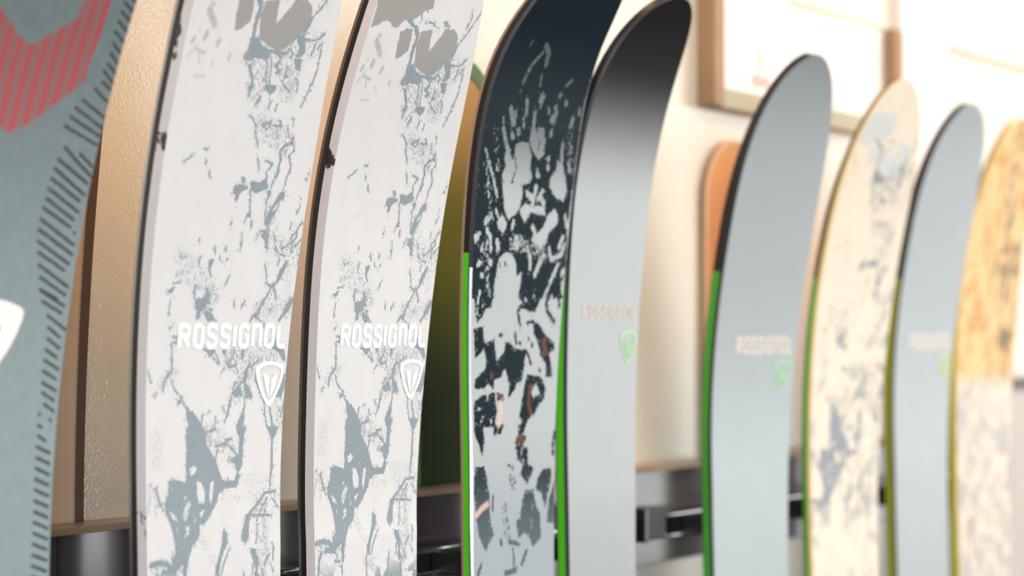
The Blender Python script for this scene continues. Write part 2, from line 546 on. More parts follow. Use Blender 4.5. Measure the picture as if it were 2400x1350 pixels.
NAVY = """b 0 -800,1900 800,1900 800,3600 -800,3600
b 0 -1033,1350 -604,1407 646,1499 634,1971 517,2503 63,3146 -1326,2972 -952,2084 -928,1487
b 0 -671,238 -702,1406 654,1525 674,1134 650,761 661,255
w 0 -217,1326 -118,1350 -46,1346 13,1260 17,1170 65,1119 38,1072 -64,1048 -52,986 -71,896 -115,840 -214,800 -277,868 -313,973 -354,1095 -318,1168 -355,1254 -325,1274 -240,1208 -214,1246
b 18 -203,1237 -174,1150 -216,1058
w 35 -420,1427 -332,1300 -257,1207
w 0 -43,1455 133,1468 179,1380 189,1280 127,1240 22,1297 -36,1374
b 23 38,1452 53,1435
b 20 104,1357 108,1311
w 21 -613,1264 -529,1155 -471,1080 -432,1011 -395,951
z 96 -579,1187 -520,980
z 87 -503,981 -454,790
z 79 -510,1385 -414,1136
z 53 -373,1324 -338,1255
w 44 -458,816 -519,770
w 0 -366,776 -306,832 -226,764 -268,700 -342,733
w 21 -397,863 -355,812
w 0 398,1257 484,1216 543,1127 583,1027 539,960 421,991 334,1051 321,1115 398,1183
z 119 513,1440 602,1195
w 31 441,1370 456,1251
w 0 -67,869 -4,917 107,904 269,911 298,848 188,853 95,867 17,791 -43,834
w 42 135,1041 103,922
w 27 231,1018 169,961
w 0 419,899 481,865 475,791 357,713 333,630 248,582 187,626 144,670 210,717 294,766 337,841
w 34 130,760 173,716 147,652
w 0 -109,688 -21,691 6,629 -60,591 -165,588 -119,634
w 27 -141,785 -151,731
w 36 259,1257 271,1249
w 33 265,1198 277,1185
w 42 130,1149 143,1132
b 13 126,1167 148,1150
w 0 -657,678 -576,698 -601,636 -647,608
w 32 -494,718 -435,659 -423,571
w 35 -347,644 -321,583
w 35 -545,594 -542,577
w 36 81,604 125,551 136,461
w 38 324,557 260,491 214,417
w 31 390,614 439,532 583,573 611,648
w 31 537,498 489,432 409,320 313,182
w 0 -231,559 -127,562 -63,483 -53,394 14,431 9,323 -11,170 -360,167 -333,397 -296,522
b 27 -223,497 -212,480
b 12 -284,496 -287,451
w 0 -584,505 -514,490 -593,444
w 44 -421,492 -404,488
w 35 -520,398 -510,385
w 42 -543,297 -540,270
w 32 -443,307 -440,281
w 41 -288,1392 -275,1375
w 35 -211,1425 -205,1407
w 36 249,1449 255,1431
w 56 620,444 637,296
w 38 -29,1558 -14,1477
w 57 224,1537 252,1535
w 34 374,1674 387,1661
w 25 590,1635 602,1608
w 23 154,1607 165,1580
w 22 -292,1551 -274,1518
w 17 -442,1499 -431,1466
w 24 257,1713 280,1722
w 17 30,1611 50,1688
s 46 -151,2048 -73,1999 -53,1915
s 33 -160,1990 -245,1882 -281,1761
s 24 -67,1830 -42,1763
s 27 370,1836 323,1796
s 13 -349,2062 -354,2018
s 13 -286,1706 -286,1693
z 143 -120,643 342,566
z 105 -499,631 -425,298
w 40 17,1699 10,1657
w 33 -171,1642 -146,1549
w 46 -363,1565 -290,1470
w 30 241,1628 278,1575
w 41 522,1560 513,1510
w 27 -170,1506 -150,1467
w 45 19,990 97,957
w 40 201,981 266,929
w 33 597,852 628,779
w 37 583,703 538,627
b 0 29,395 443,403 418,338 344,281 287,209 244,152 181,152 68,183 8,151 48,48 14,80 -9,166 64,222 -1,245 38,316
w 21 216,271 226,260
w 21 93,246 102,226
b 0 -590,383 -353,387 -356,271 -377,179 -450,170 -490,116 -546,78 -580,131 -611,306
w 31 -536,284 -557,200
w 35 -438,339 -429,324
w 22 -400,267 -399,259
w 26 -482,193 -488,177
w 35 -553,162 -559,139
b 29 499,340 442,266 399,218 421,154 526,82
b 32 548,349 596,204
b 32 623,407 534,324
w 32 475,267 473,210
b 0 219,81 300,65 403,-15 539,-80 541,-120 462,-152 499,-224 519,-313 438,-312 433,-224 349,-159 311,-79 241,1
n 64 391,-63 412,-143
b 0 -586,24 -469,39 -463,-45 -401,-76 -313,-45 -292,-138 -273,-208 -170,-139 -144,-69 -98,-69 -33,-117 139,-126 114,-220 88,-338 11,-353 -18,-407 -94,-452 -82,-375 -133,-257 -179,-256 -207,-310 -297,-324 -309,-393 -371,-346 -444,-383 -563,-381 -550,-327 -420,-253 -409,-184 -443,-114 -558,-167
n 39 -336,-292 -328,-308
b 0 165,-300 261,-317 357,-319 425,-400 412,-472 332,-518 270,-580 176,-625 145,-667 65,-598 94,-496 122,-402
w 0 294,-350 362,-447 251,-468 218,-428
n 40 208,-388 188,-499 222,-579
b 0 -248,-426 -171,-435 -170,-474 -246,-472
n 54 -217,-442 -201,-458
b 0 -559,-480 -457,-444 -293,-425 -259,-542 -287,-653 -555,-644
w 29 -385,-384 -382,-469
w 29 -506,-527 -492,-531
w 26 -438,-583 -467,-620
w 29 -333,-609 -325,-625
p 54 -200,-504 -198,-590 -227,-643
b 17 -26,1 -5,-70
b 14 165,-39 174,-54
b 17 216,-86 225,-98
b 19 -232,-14 -209,-16
b 13 140,72 219,81
b 14 42,-70 58,-78
b 17 156,-141 208,-221
b 14 338,-263 347,-279
b 47 113,-655 98,-678
b 0 -555,-640 -437,-644 -420,-768 -449,-843 -495,-765 -539,-717
b 0 -302,-649 -166,-653 -195,-707 -286,-711
b 0 50,-660 145,-663 114,-733 52,-731
b 0 28,-738 162,-743 99,-804 13,-785
n 55 52,-763 115,-761
b 0 21,-801 178,-823 179,-934 259,-977 211,-1038 180,-1084 85,-1008 116,-931 38,-896
w 24 115,-812 100,-835
b 0 -537,-939 -419,-929 -374,-1054 -343,-1195 -342,-1295 -298,-1413 -404,-1513 -477,-1416 -520,-1283 -551,-1106
p 46 -521,-1260 -447,-1219 -373,-1193
b 0 403,-992 517,-990 517,-1070 437,-1258 388,-1159 307,-1123 323,-1060
b 0 149,-1130 259,-1128 292,-1233 357,-1301 371,-1478 258,-1533 212,-1466 149,-1422 54,-1455 24,-1335 87,-1331 102,-1222
w 11 244,-1230 244,-1429
b 0 583,-1074 502,-1206 469,-1372 567,-1379
z 102 -55,-946 -24,-1073
z 109 -146,-1222 -100,-1428
z 79 100,-843 116,-931
b 23 -70,-1477 54,-1502
b 14 -24,-1527 -11,-1645
b 28 163,-1565 98,-1647
b 28 20,-1679 -135,-1697
b 28 -192,-1468 -185,-1484
b 23 -465,-1616 -510,-1677
b 24 572,-734 549,-822
b 24 549,-866 557,-879
b 14 -298,-1151 -305,-1243"""
CHEVRON = """r 0 0,1034 158,1103 276,1192 388,1277 486,1344 484,1467 505,1582 508,1801 485,2095 286,2066 306,1776 296,1670 216,1625 121,1557 0,1497 -121,1557 -216,1625 -296,1670 -306,1776 -286,2066 -485,2095 -508,1801 -505,1582 -484,1467 -486,1344 -388,1277 -276,1192 -158,1103
b 17 414,1105 699,1021
b 17 -414,1105 -699,1021
b 17 438,1159 710,1069
b 17 -438,1159 -710,1069
b 17 464,1208 722,1111
b 17 -464,1208 -722,1111
b 17 507,1253 730,1165
b 17 -507,1253 -730,1165
b 17 576,1323 716,1253
b 17 -576,1323 -716,1253
b 17 621,1363 722,1319
b 17 -621,1363 -722,1319
b 17 605,1426 721,1354
b 17 -605,1426 -721,1354
b 17 624,1464 715,1413
b 17 -624,1464 -715,1413
b 17 625,1523 711,1467
b 17 -625,1523 -711,1467
b 17 620,1576 712,1527
b 17 -620,1576 -712,1527
b 17 608,1641 712,1586
b 17 -608,1641 -712,1586
b 17 607,1700 711,1646
b 17 -607,1700 -711,1646
b 17 608,1754 713,1701
b 17 -608,1754 -713,1701
b 17 612,1802 702,1760
b 17 -612,1802 -702,1760
b 17 612,1856 699,1813
b 17 -612,1856 -699,1813
b 19 418,928 689,809
b 19 -418,928 -689,809
b 19 407,876 682,746
b 19 -407,876 -682,746
b 19 395,823 650,711
b 19 -395,823 -650,711
b 19 387,768 656,652
b 19 -387,768 -656,652
b 19 383,716 630,608
b 19 -383,716 -630,608
b 19 374,664 612,567
b 19 -374,664 -612,567
b 19 370,603 660,473
b 19 -370,603 -660,473
b 19 365,549 658,421
b 19 -365,549 -658,421
b 19 369,488 640,371
b 19 -369,488 -640,371
b 19 386,428 611,334
b 19 -386,428 -611,334
b 19 403,362 659,246
b 19 -403,362 -659,246
b 19 425,296 643,202
b 19 -425,296 -643,202
b 19 436,230 578,183
b 19 -436,230 -578,183
b 19 646,541 656,535
b 19 -646,541 -656,535
b 19 453,992 706,847
b 19 -453,992 -706,847
b 19 578,969 699,902
b 19 -578,969 -699,902
b 19 450,221 646,143
b 19 -450,221 -646,143
b 19 462,170 626,105
b 19 -462,170 -626,105
b 19 517,93 674,16
b 19 -517,93 -674,16
b 19 530,30 636,-25
b 19 -530,30 -636,-25
b 19 534,-30 640,-86
b 19 -534,-30 -640,-86
b 19 525,-88 624,-135
b 19 -525,-88 -624,-135
b 19 523,-145 645,-198
b 19 -523,-145 -645,-198
b 19 521,-202 629,-250
b 19 -521,-202 -629,-250
b 19 519,-263 635,-314
b 19 -519,-263 -635,-314
b 19 525,-317 623,-365
b 19 -525,-317 -623,-365
b 19 548,-381 628,-423
b 19 -548,-381 -628,-423
b 19 514,-431 519,-440
b 19 -514,-431 -519,-440
b 19 597,-463 611,-475
b 19 -597,-463 -611,-475
b 19 506,-491 541,-507
b 19 -506,-491 -541,-507
b 19 510,-547 574,-579
b 19 -510,-547 -574,-579
b 19 506,-606 613,-646
b 19 -506,-606 -613,-646
b 19 506,-664 614,-703
b 19 -506,-664 -614,-703
b 19 506,-721 615,-761
b 19 -506,-721 -615,-761
b 19 506,-779 615,-818
b 19 -506,-779 -615,-818
b 19 505,-836 616,-876
b 19 -505,-836 -616,-876
b 19 505,-894 616,-933
b 19 -505,-894 -616,-933
b 19 504,-951 615,-990
b 19 -504,-951 -615,-990
b 19 502,-1009 615,-1048
b 19 -502,-1009 -615,-1048
b 19 501,-1066 614,-1105
b 19 -501,-1066 -614,-1105
b 19 499,-1123 613,-1162
b 19 -499,-1123 -613,-1162
b 19 498,-1181 612,-1219
b 19 -498,-1181 -612,-1219
b 19 496,-1238 611,-1277
b 19 -496,-1238 -611,-1277
b 19 494,-1295 609,-1334
b 19 -494,-1295 -609,-1334
b 19 491,-1352 607,-1391
b 19 -491,-1352 -607,-1391
b 19 487,-1409 604,-1448
b 19 -487,-1409 -604,-1448
b 19 484,-1466 602,-1504
b 19 -484,-1466 -602,-1504
b 19 481,-1523 599,-1561
b 19 -481,-1523 -599,-1561"""
def fields_of(text):
    ops = []
    for ln in text.strip().splitlines():
        k, w, *pts = ln.split()
        ops.append((k, int(w) / 10., np.array([[float(c) for c in p.split(',')] for p in pts]) / 10.))
    def ev(u, a):
        X = u * 1000; Y = a * 1000; n = len(X)
        out = {'ink': np.full(n, 9.), 'grey': np.full(n, 9.), 'red': np.full(n, 9.)}
        for s in ('soft', 'speck', 'brown', 'peach', 'web'): out[s] = np.zeros(n)
        for k, w, P in ops:
            pad = 8 + w
            m = np.where((X > P[:, 0].min() - pad) & (X < P[:, 0].max() + pad) & (Y > P[:, 1].min() - pad) & (Y < P[:, 1].max() + pad))[0]
            if not len(m): continue
            x, y = X[m], Y[m]
            d = np.full(len(m), 1e9); ins = np.zeros(len(m), bool)
            Q = np.concatenate([P, P[:1]]) if w == 0 else P
            for p, q in zip(Q[:-1], Q[1:]):
                e = q - p; l2 = e @ e + 1e-9
                t = np.clip(((x - p[0]) * e[0] + (y - p[1]) * e[1]) / l2, 0, 1)
                d = np.minimum(d, np.hypot(x - p[0] - t * e[0], y - p[1] - t * e[1]))
                if w == 0:
                    c = (p[1] > y) != (q[1] > y)
                    with np.errstate(divide='ignore', invalid='ignore'):
                        ins ^= c & (x < (q[0] - p[0]) * (y - p[1]) / (q[1] - p[1] + 1e-12) + p[0])
            sd = np.where(ins, -d, d) if w == 0 else d - max(w / 2, .42)
            if k == 'w': out['ink'][m] = np.maximum(out['ink'][m], -sd)
            elif k in 'bgr':
                f = {'b': 'ink', 'g': 'grey', 'r': 'red'}[k]; out[f][m] = np.minimum(out[f][m], sd)
            else:
                f = {'s': 'soft', 'z': 'speck', 'n': 'brown', 'p': 'peach', 'v': 'web'}[k]
                g = np.clip(.5 - sd / (2.2 if k in 'snp' else 8.), 0, 1)
                out[f][m] = np.maximum(out[f][m], g * g * (3 - 2 * g))
        return out
    return ev
EV_MARBLE, EV_NAVY, EV_CHEVRON = fields_of(MARBLE), fields_of(NAVY), fields_of(CHEVRON)

def weave(t, strength=.1):
    wv = t.n('ShaderNodeTexWave', _bands_direction='X'); t.put(wv.inputs[0], t.uv()); wv.inputs['Scale'].default_value = .42
    w2 = t.n('ShaderNodeTexWave', _bands_direction='Y'); t.put(w2.inputs[0], t.uv()); w2.inputs['Scale'].default_value = .42
    return t.math('ADD', wv.outputs['Fac'], w2.outputs['Fac'])

def marble_mat(name, white, ink, grey, rough, softcol, speck=1., blur=.12, clouds=False):
    t = NT(name, rough)
    uv = t.uv(1000, 700)
    n1 = t.math('SUBTRACT', t.noise(uv, .32, 4., .6, .4), .5); n2 = t.math('SUBTRACT', t.noise(uv, 1.1, 3., .6, .0, 7.), .5)
    edge = t.math('ADD', t.math('MULTIPLY', n1, 2.0), t.math('MULTIPLY', n2, 1.1))
    ink_d = t.math('ADD', t.attr('ink'), t.math('SUBTRACT', edge, .22))
    grey_d = t.math('ADD', t.attr('grey'), t.math('MULTIPLY', edge, 1.9))
    mi = t.ramp(ink_d, blur, -blur); mg = t.ramp(grey_d, .55, -.55)
    sp = t.math('MULTIPLY', t.ramp(t.noise(uv, 1.25, 3., .62, .5, 3.), t.math('SUBTRACT', .80, t.math('MULTIPLY', t.attr('speck'), .23)), t.math('SUBTRACT', .83, t.math('MULTIPLY', t.attr('speck'), .23)), 0., .9), speck)
    halo = t.math('ADD', .515, t.math('MULTIPLY', .038, t.math('MAXIMUM', t.attr('ink'), 0.)))
    hn = t.noise(uv, .62, 4., .62, .6, 17.)
    sp = t.math('MAXIMUM', sp, t.ramp(hn, halo, t.math('ADD', halo, .03), 0., .85 * speck))
    rid = t.math('ABSOLUTE', t.math('SUBTRACT', t.noise(uv, .2, 4., .6, 1.2, 23.), .5)); wt = t.math('MULTIPLY', t.attr('web'), .03)
    sp = t.math('MAXIMUM', sp, t.ramp(rid, wt, t.math('MULTIPLY', wt, .55), 0., .9))
    grain = t.noise(uv, .9, 4., .7, 0., 11.)
    w = t.mix(t.ramp(t.noise(uv, .05, 3.), .3, .75), white, tuple(c * .965 for c in white[:3]) + (1,))
    w = t.mix(t.math('MULTIPLY', t.attr('soft'), t.ramp(grain, .3, .6, .25, .75)), w, softcol)
    g = t.mix(grain, tuple(c * .82 for c in grey[:3]) + (1,), tuple(min(1, c * 1.15) for c in grey[:3]) + (1,))
    i = t.mix(t.ramp(grain, .3, .7), tuple(c * .86 for c in ink[:3]) + (1,), tuple(min(1, c * 1.12) for c in ink[:3]) + (1,))
    col = t.mix(mg, w, g); col = t.mix(t.math('MAXIMUM', mi, sp), col, i)
    if not clouds:
        yy = t.n('ShaderNodeSeparateXYZ'); t.put(yy.inputs[0], uv)
        low = t.ramp(yy.outputs[1], -98., -112.)
        col = t.mix(t.math('MULTIPLY', low, t.ramp(t.noise(uv, .045, 5., .6, 1.0, 41.), .53, .55)), col, i)
    if clouds:
        yy = t.n('ShaderNodeSeparateXYZ'); t.put(yy.inputs[0], uv)
        col = t.mix(t.math('MULTIPLY', t.ramp(yy.outputs[1], 25., -45., 0., .55), t.ramp(t.noise(uv, .05, 4., .6, .8, 41.), .48, .62)), col, ink)
    t.set('Base Color', col); t.bump(weave(t), .06, .0003)
    return t.m

def navy_mat():
    t = NT('navy_printed_topsheet', .35, ior=1.14)
    uv = t.uv(1000, 620)
    n1 = t.math('SUBTRACT', t.noise(uv, .32, 4., .6, .6), .5); n2 = t.math('SUBTRACT', t.noise(uv, 1.0, 3., .6, 0., 7.), .5)
    y0 = t.n('ShaderNodeSeparateXYZ'); t.put(y0.inputs[0], t.uv()); bias = t.ramp(y0.outputs[1], 10., 45., -.55, .3)
    d = t.math('ADD', t.attr('ink'), t.math('ADD', t.math('ADD', bias, t.math('MULTIPLY', n1, 4.4)), t.math('MULTIPLY', n2, 2.6)))
    mi = t.ramp(d, .2, -.2)
    y = t.n('ShaderNodeSeparateXYZ'); t.put(y.inputs[0], t.uv()); y = y.outputs[1]
    zt = t.math('SUBTRACT', .74, t.math('MULTIPLY', t.attr('speck'), .22)); zb = t.ramp(t.noise(uv, .45, 4., .62, .5, 3.), zt, t.math('ADD', zt, .04))
    zh = t.math('ADD', .585, t.math('MULTIPLY', .02, t.math('ABSOLUTE', t.attr('ink')))); zb = t.math('MAXIMUM', zb, t.ramp(t.noise(uv, .6, 4., .6, .6, 19.), zh, t.math('ADD', zh, .025)))
    flip = t.math('SUBTRACT', t.math('ADD', mi, zb), t.math('MULTIPLY', 2., t.math('MULTIPLY', mi, zb)))
    navy = t.mix(t.ramp(y, -80., -150.), lin(2, 30, 40), lin(92, 106, 114))  # lower navy paled to paint in a washed, bright reflection
    navy = t.mix(t.ramp(y, 110., 180.), navy, lin(30, 42, 50))  # greyer tip colour paints a reflection on the bend
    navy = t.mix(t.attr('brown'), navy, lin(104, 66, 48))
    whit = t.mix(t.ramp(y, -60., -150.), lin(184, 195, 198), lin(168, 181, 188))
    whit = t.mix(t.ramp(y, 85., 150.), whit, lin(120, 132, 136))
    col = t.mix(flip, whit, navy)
    col = t.mix(t.math('MULTIPLY', t.attr('soft'), t.ramp(t.noise(uv, .5, 3., .6), .35, .6, .15, .7)), col, lin(140, 152, 154))
    col = t.mix(t.math('MULTIPLY', t.attr('peach'), .85), col, lin(226, 200, 184))
    t.set('Base Color', col); t.bump(weave(t), .08, .0003)
    return t.m

def chevron_mat():
    t = NT('grey_green_chevron_topsheet', .36, .5)
    uv = t.uv()
    x = t.n('ShaderNodeSeparateXYZ'); t.put(x.inputs[0], uv)
    st = t.math('SINE', t.math('MULTIPLY', x.outputs[0], 2 * math.pi / 9.2))
    nz = t.noise(uv, .5, 3.)
    red = t.mix(t.ramp(st, -.5, .6), lin(170, 128, 128), lin(208, 98, 100))
    base = t.mix(t.noise(uv, .12, 3.), lin(124, 142, 144), lin(148, 164, 166))
    base = t.mix(t.math('MULTIPLY', nz, .25), base, lin(160, 172, 172))
    col = t.mix(t.ramp(t.attr('red'), .15, -.15), base, red)
    col = t.mix(t.ramp(t.math('ADD', t.attr('ink'), t.math('MULTIPLY', t.math('SUBTRACT', nz, .5), 1.2)), .3, -.3), col, lin(62, 64, 66))
    t.set('Base Color', col); t.bump(weave(t), .1, .0004)
    return t.m

def metal_mat(name, col, rough=.3, metal=.75, tip_reflection_col=None):
    t = NT(name, rough, metal)
    uv = t.uv(1000, 1000)
    c = t.mix(t.noise(uv, .03, 3.), tuple(v * .93 for v in col[:3]) + (1,), col)
    if tip_reflection_col:
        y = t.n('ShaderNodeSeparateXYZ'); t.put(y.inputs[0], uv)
        c = t.mix(t.ramp(y.outputs[1], 95., 205.), c, tip_reflection_col)  # tip colour darkened to paint in a dark floor reflection
    t.set('Base Color', c); t.bump(weave(t), .05, .0003)
    return t.m

def gold_mat():
    t = NT('gold_blotched_topsheet', .35)
    uv = t.uv(1000, 600)
    y = t.n('ShaderNodeSeparateXYZ'); t.put(y.inputs[0], t.uv()); x = y.outputs[0]; y = y.outputs[1]
    nA = t.noise(uv, .055, 4., .6, .6); nB = t.noise(uv, .075, 4., .62, .5, 13.); nC = t.noise(uv, .1, 4., .65, .4, 29.)
    hi = t.ramp(y, -62., -38.)                                   # gold above, pale below
    col = t.mix(hi, lin(232, 222, 206), lin(236, 202, 136))
    col = t.mix(t.math('MULTIPLY', hi, t.ramp(nA, .46, .62)), col, lin(212, 152, 58))
    col = t.mix(t.math('MULTIPLY', hi, t.math('MULTIPLY', t.ramp(x, -25., 25.), t.ramp(nB, .5, .6))), col, lin(96, 84, 66))
    col = t.mix(t.math('MULTIPLY', t.ramp(y, -35., -70.), t.ramp(nB, .46, .58, 0., .65)), col, lin(146, 160, 170))
    col = t.mix(t.math('MULTIPLY', t.ramp(y, -35., -70.), t.ramp(nC, .54, .64, 0., .6)), col, lin(206, 160, 88))
    t.set('Base Color', col); return t.m

def edge_band(name, dots):
    """cap edge of the white skis: pale with dark print running over it"""
    t = NT(name, .3); t.set('Coat Weight', .4); t.set('Coat Roughness', .1)
    o = t.obj((1, 1, .45))
    col = t.mix(t.noise(o, 40., 2.), lin(224, 217, 216), lin(238, 232, 231))
    if dots: col = t.mix(t.ramp(t.noise(o, 55., 4., .65, .3, 3.), .61, .65), col, lin(50, 44, 46))
    t.set('Base Color', col); return t.m

def base_mat(name, lo, hi, z0=1.4, z1=1.75):
    t = NT(name, .3)
    g = t.n('ShaderNodeNewGeometry').outputs['Position']
    y = t.n('ShaderNodeSeparateXYZ'); t.put(y.inputs[0], t.uv())
    t.set('Base Color', t.mix(t.ramp(y.outputs[1], -95., -112.), t.mix(t.noise(t.obj(), 12., 2.), lo, hi), lin(22, 21, 22))); return t.m  # lower base coloured black in place of its unlit shade

STEEL = plain('steel_edge', lin(150, 146, 142), .3, metal=.9, vary=.1, scale=200)
DARKSIDE = plain('black_sidewall', lin(26, 24, 26), .35, vary=.12, scale=150, coat=.3)
GREEN = plain('bright_green_sidewall', lin(90, 214, 30), .35)
GREEN2 = plain('mid_green_sidewall', lin(78, 180, 56), .35)
OLIVEGREEN = plain('olive_green_sidewall', lin(160, 172, 44), .35)
YELLOWGREEN = plain('yellow_green_sidewall', lin(205, 205, 36), .35)
YELLOW = plain('pale_yellow_cap_edge', lin(246, 222, 140), .3)
GREYCAP = plain('dark_grey_cap_edge', lin(44, 46, 48), .45)
TANLINE = plain('tan_edge_line', lin(176, 148, 128), .4)

def build_ski(k, label, name, group, top_mat, cap_mat, side_mat, base_m, depths, fields=None, rows=None, cols=3, uscale=1., ashift=0., spacer_at=.05, spacer_mat=None, edge_mat=None, full_edge=False, bevel=None):
    sh = PAR[k]
    foot = sh.S(0., sh.amin, -.006) + FLOOR
    t = empty(name, Vector((foot[0], foot[1], 0.)), label, 'ski', group)
    cap, side, tot = depths
    sheet('topsheet', sh, 0., 0., top_mat, t, rows, cols, False, fields, uscale, ashift)
    strip('cap_edge', sh, 0., 0., .0011, cap, cap_mat, t)
    sm = spacer_mat or DARKSIDE
    strip('tip_spacer', sh, .0011, cap, .0016, side if full_edge else tot, sm, t, lambda p, l: p[1] >= spacer_at - .0045)
    A, nl = outline(sh)
    strip('sidewall', sh, .0011, cap, .0016, side, side_mat, t, lambda p, l: p[1] <= spacer_at + .0045 and l)
    strip('sidewall', sh, .0011, cap, .0016, side, side_mat, t, lambda p, l: p[1] <= spacer_at + .0045 and not l)
    if full_edge: strip('steel_edge', sh, .0016, side, .0016, tot, edge_mat or STEEL, t)
    else:
        strip('steel_edge', sh, .0016, side, .0016, tot, edge_mat or STEEL, t, lambda p, l: p[1] <= spacer_at + .0045 and l)
        strip('steel_edge', sh, .0016, side, .0016, tot, edge_mat or STEEL, t, lambda p, l: p[1] <= spacer_at + .0045 and not l)
    if bevel: strip('highlight_bevel', sh, .0001, -.0001, .0011, .0014, bevel, t, lambda p, l: p[1] <= spacer_at and l)  # pale metal strip added and angled to give the edge a highlight line
    sheet('base', sh, .0016, tot, base_m, t, None, 3, True, None, use_taper=True)
    return t, sh

# ---- lettering and badge printed on the topsheet
GL = {'R': (.66, [[(.1, .1), (.1, .9), (.44, .9), (.55, .8), (.55, .6), (.45, .5), (.1, .5)], [(.34, .5), (.56, .1)]]),
      'O': (.62, [[(.2, .1), (.1, .2), (.1, .8), (.2, .9), (.42, .9), (.52, .8), (.52, .2), (.42, .1), (.2, .1)]]),
      'S': (.62, [[(.52, .74), (.52, .81), (.43, .9), (.2, .9), (.1, .81), (.1, .62), (.2, .53), (.42, .47), (.52, .38), (.52, .2), (.42, .1), (.2, .1), (.1, .19), (.1, .27)]]),
      'I': (.2, [[(.1, .1), (.1, .9)]]),
      'G': (.62, [[(.52, .72), (.52, .8), (.42, .9), (.2, .9), (.1, .8), (.1, .2), (.2, .1), (.42, .1), (.52, .2), (.52, .5), (.36, .5)]]),
      'n': (.62, [[(.1, .1), (.1, .9), (.42, .9), (.52, .8), (.52, .1)]]),
      'L': (.58, [[(.1, .9), (.1, .2), (.2, .1), (.5, .1)]])}
def lettering(sh, parent, u0, u1, a_top, a_bot, mat, clip):
    text = 'ROSSIGnOL'; h = a_top - a_bot
    tw = sum(GL[c][0] for c in text) + .1 * (len(text) - 1); sx = (u1 - u0) / tw
    V, F = [], []; x = 0.; r = .1; lift = .00018
    def quad(poly):
        b = len(V); pts = np.array(poly)
        U = np.minimum(u0 + pts[:, 0] * sx, clip); A = a_bot + pts[:, 1] * h
        V.extend(sh.S(U, A, lift + .00002 * (len(F) % 5)) + FLOOR); F.append(tuple(range(b, b + len(poly))))
    for c in text:
        for pl in GL[c][1]:
            for p, q in zip(pl[:-1], pl[1:]):
                dx, dy = q[0] - p[0], q[1] - p[1]; l = math.hypot(dx, dy); nx, ny = -dy / l * r, dx / l * r
                quad([(x + p[0] - nx, p[1] - ny), (x + q[0] - nx, q[1] - ny), (x + q[0] + nx, q[1] + ny), (x + p[0] + nx, p[1] + ny)])
            for p in pl[1:-1]:
                quad([(x + p[0] + r * math.cos(i * math.pi / 5), p[1] + r * math.sin(i * math.pi / 5)) for i in range(10)])
        x += GL[c][0] + .1
    return link_mesh('brand_lettering', V, F, mat, parent)

def poly_faces(V, F, sh, loop, f, lift):
    b = len(V); P = np.array(loop)
    UA = np.array([f(p) for p in loop]); V.extend(sh.S(UA[:, 0], UA[:, 1], lift) + FLOOR)
    for tri in tessellate_polygon([[Vector((p[0], p[1], 0)) for p in loop]]):
        F.append(tuple(b + i for i in tri))
SHIELD = [(0, 0), (.32, -.012), (.62, -.045), (.86, -.09), (.97, -.125), (1, -.17), (.97, -.26), (.88, -.4), (.72, -.58), (.5, -.76), (.28, -.9), (.12, -.975), (0, -1)]
SHIELD = SHIELD + [(-x, y) for x, y in SHIELD[1:-1][::-1]]
def badge(sh, parent, uc, a_top, hw, h, mat, fill=None, mark=None, clip=1.):
    f = lambda p: (min(uc + p[0] * hw, clip), a_top + p[1] * h)
    c = (0, -.42); ins = [(p[0] * .76, c[1] + (p[1] - c[1]) * .8) for p in SHIELD]
    V, F = [], []; n = len(SHIELD)
    UA = np.array([f(p) for p in SHIELD] + [f(p) for p in ins]); V.extend(sh.S(UA[:, 0], UA[:, 1], .0003) + FLOOR)
    for i in range(n):
        j = (i + 1) % n; F.append((i, n + i, n + j, j))
    o = link_mesh('badge_ring', V, F, mat, parent)
    if fill:
        V, F = [], []; poly_faces(V, F, sh, SHIELD, f, .0002); link_mesh('badge_field', V, F, fill, parent)
    V, F = [], []
    for lp in ([(-.46, -.3), (-.2, -.27), (-.02, -.44), (.02, -.8), (-.1, -.78), (-.3, -.56)], [(.08, -.42), (.36, -.26), (.5, -.32), (.4, -.52), (.2, -.72), (.05, -.84)]):
        poly_faces(V, F, sh, lp, f, .00035)
    link_mesh('badge_mark', V, F, mark or mat, parent)
    return o

INKWHITE = plain('white_print', lin(252, 252, 251), .35, vary=.0)
CREAMPRINT = plain('cream_print', lin(236, 229, 217), .45, vary=.0)
PALEPRINT = plain('pale_grey_print', lin(206, 203, 196), .45, vary=.0)
GREENPRINT = plain('pale_green_print', lin(176, 226, 182), .45, vary=.0)
LIMEPRINT = plain('lime_print', lin(214, 226, 150), .45, vary=.0)
NAVYPRINT = plain('slate_blue_print', lin(74, 100, 118), .4, vary=.0)

WM = marble_mat('white_marble_topsheet', lin(221, 224, 225), lin(136, 154, 161), lin(156, 156, 152), .3, lin(150, 152, 154))
CM = marble_mat('cream_marble_topsheet', lin(248, 237, 215), lin(150, 160, 166), lin(222, 226, 224), .35, lin(226, 204, 156), blur=.5, clouds=True)
CAPW = edge_band('pale_cap_edge', True)

# 1 chevron ski, cut by the left of the frame
t, sh = build_ski(1, 'grey green ski with red chevron and white shield badge, leftmost of the row', 'ski', 'skis standing in the rack',
    chevron_mat(), plain('grey_cap_edge', lin(70, 80, 82), .3), DARKSIDE, base_mat('black_base', lin(40, 38, 38), lin(60, 56, 54)), (.003, .007, .010), EV_CHEVRON, .0012, 120)
badge(sh, t, -.001, .0185, .034, .0475, INKWHITE, INKWHITE, NAVYPRINT)
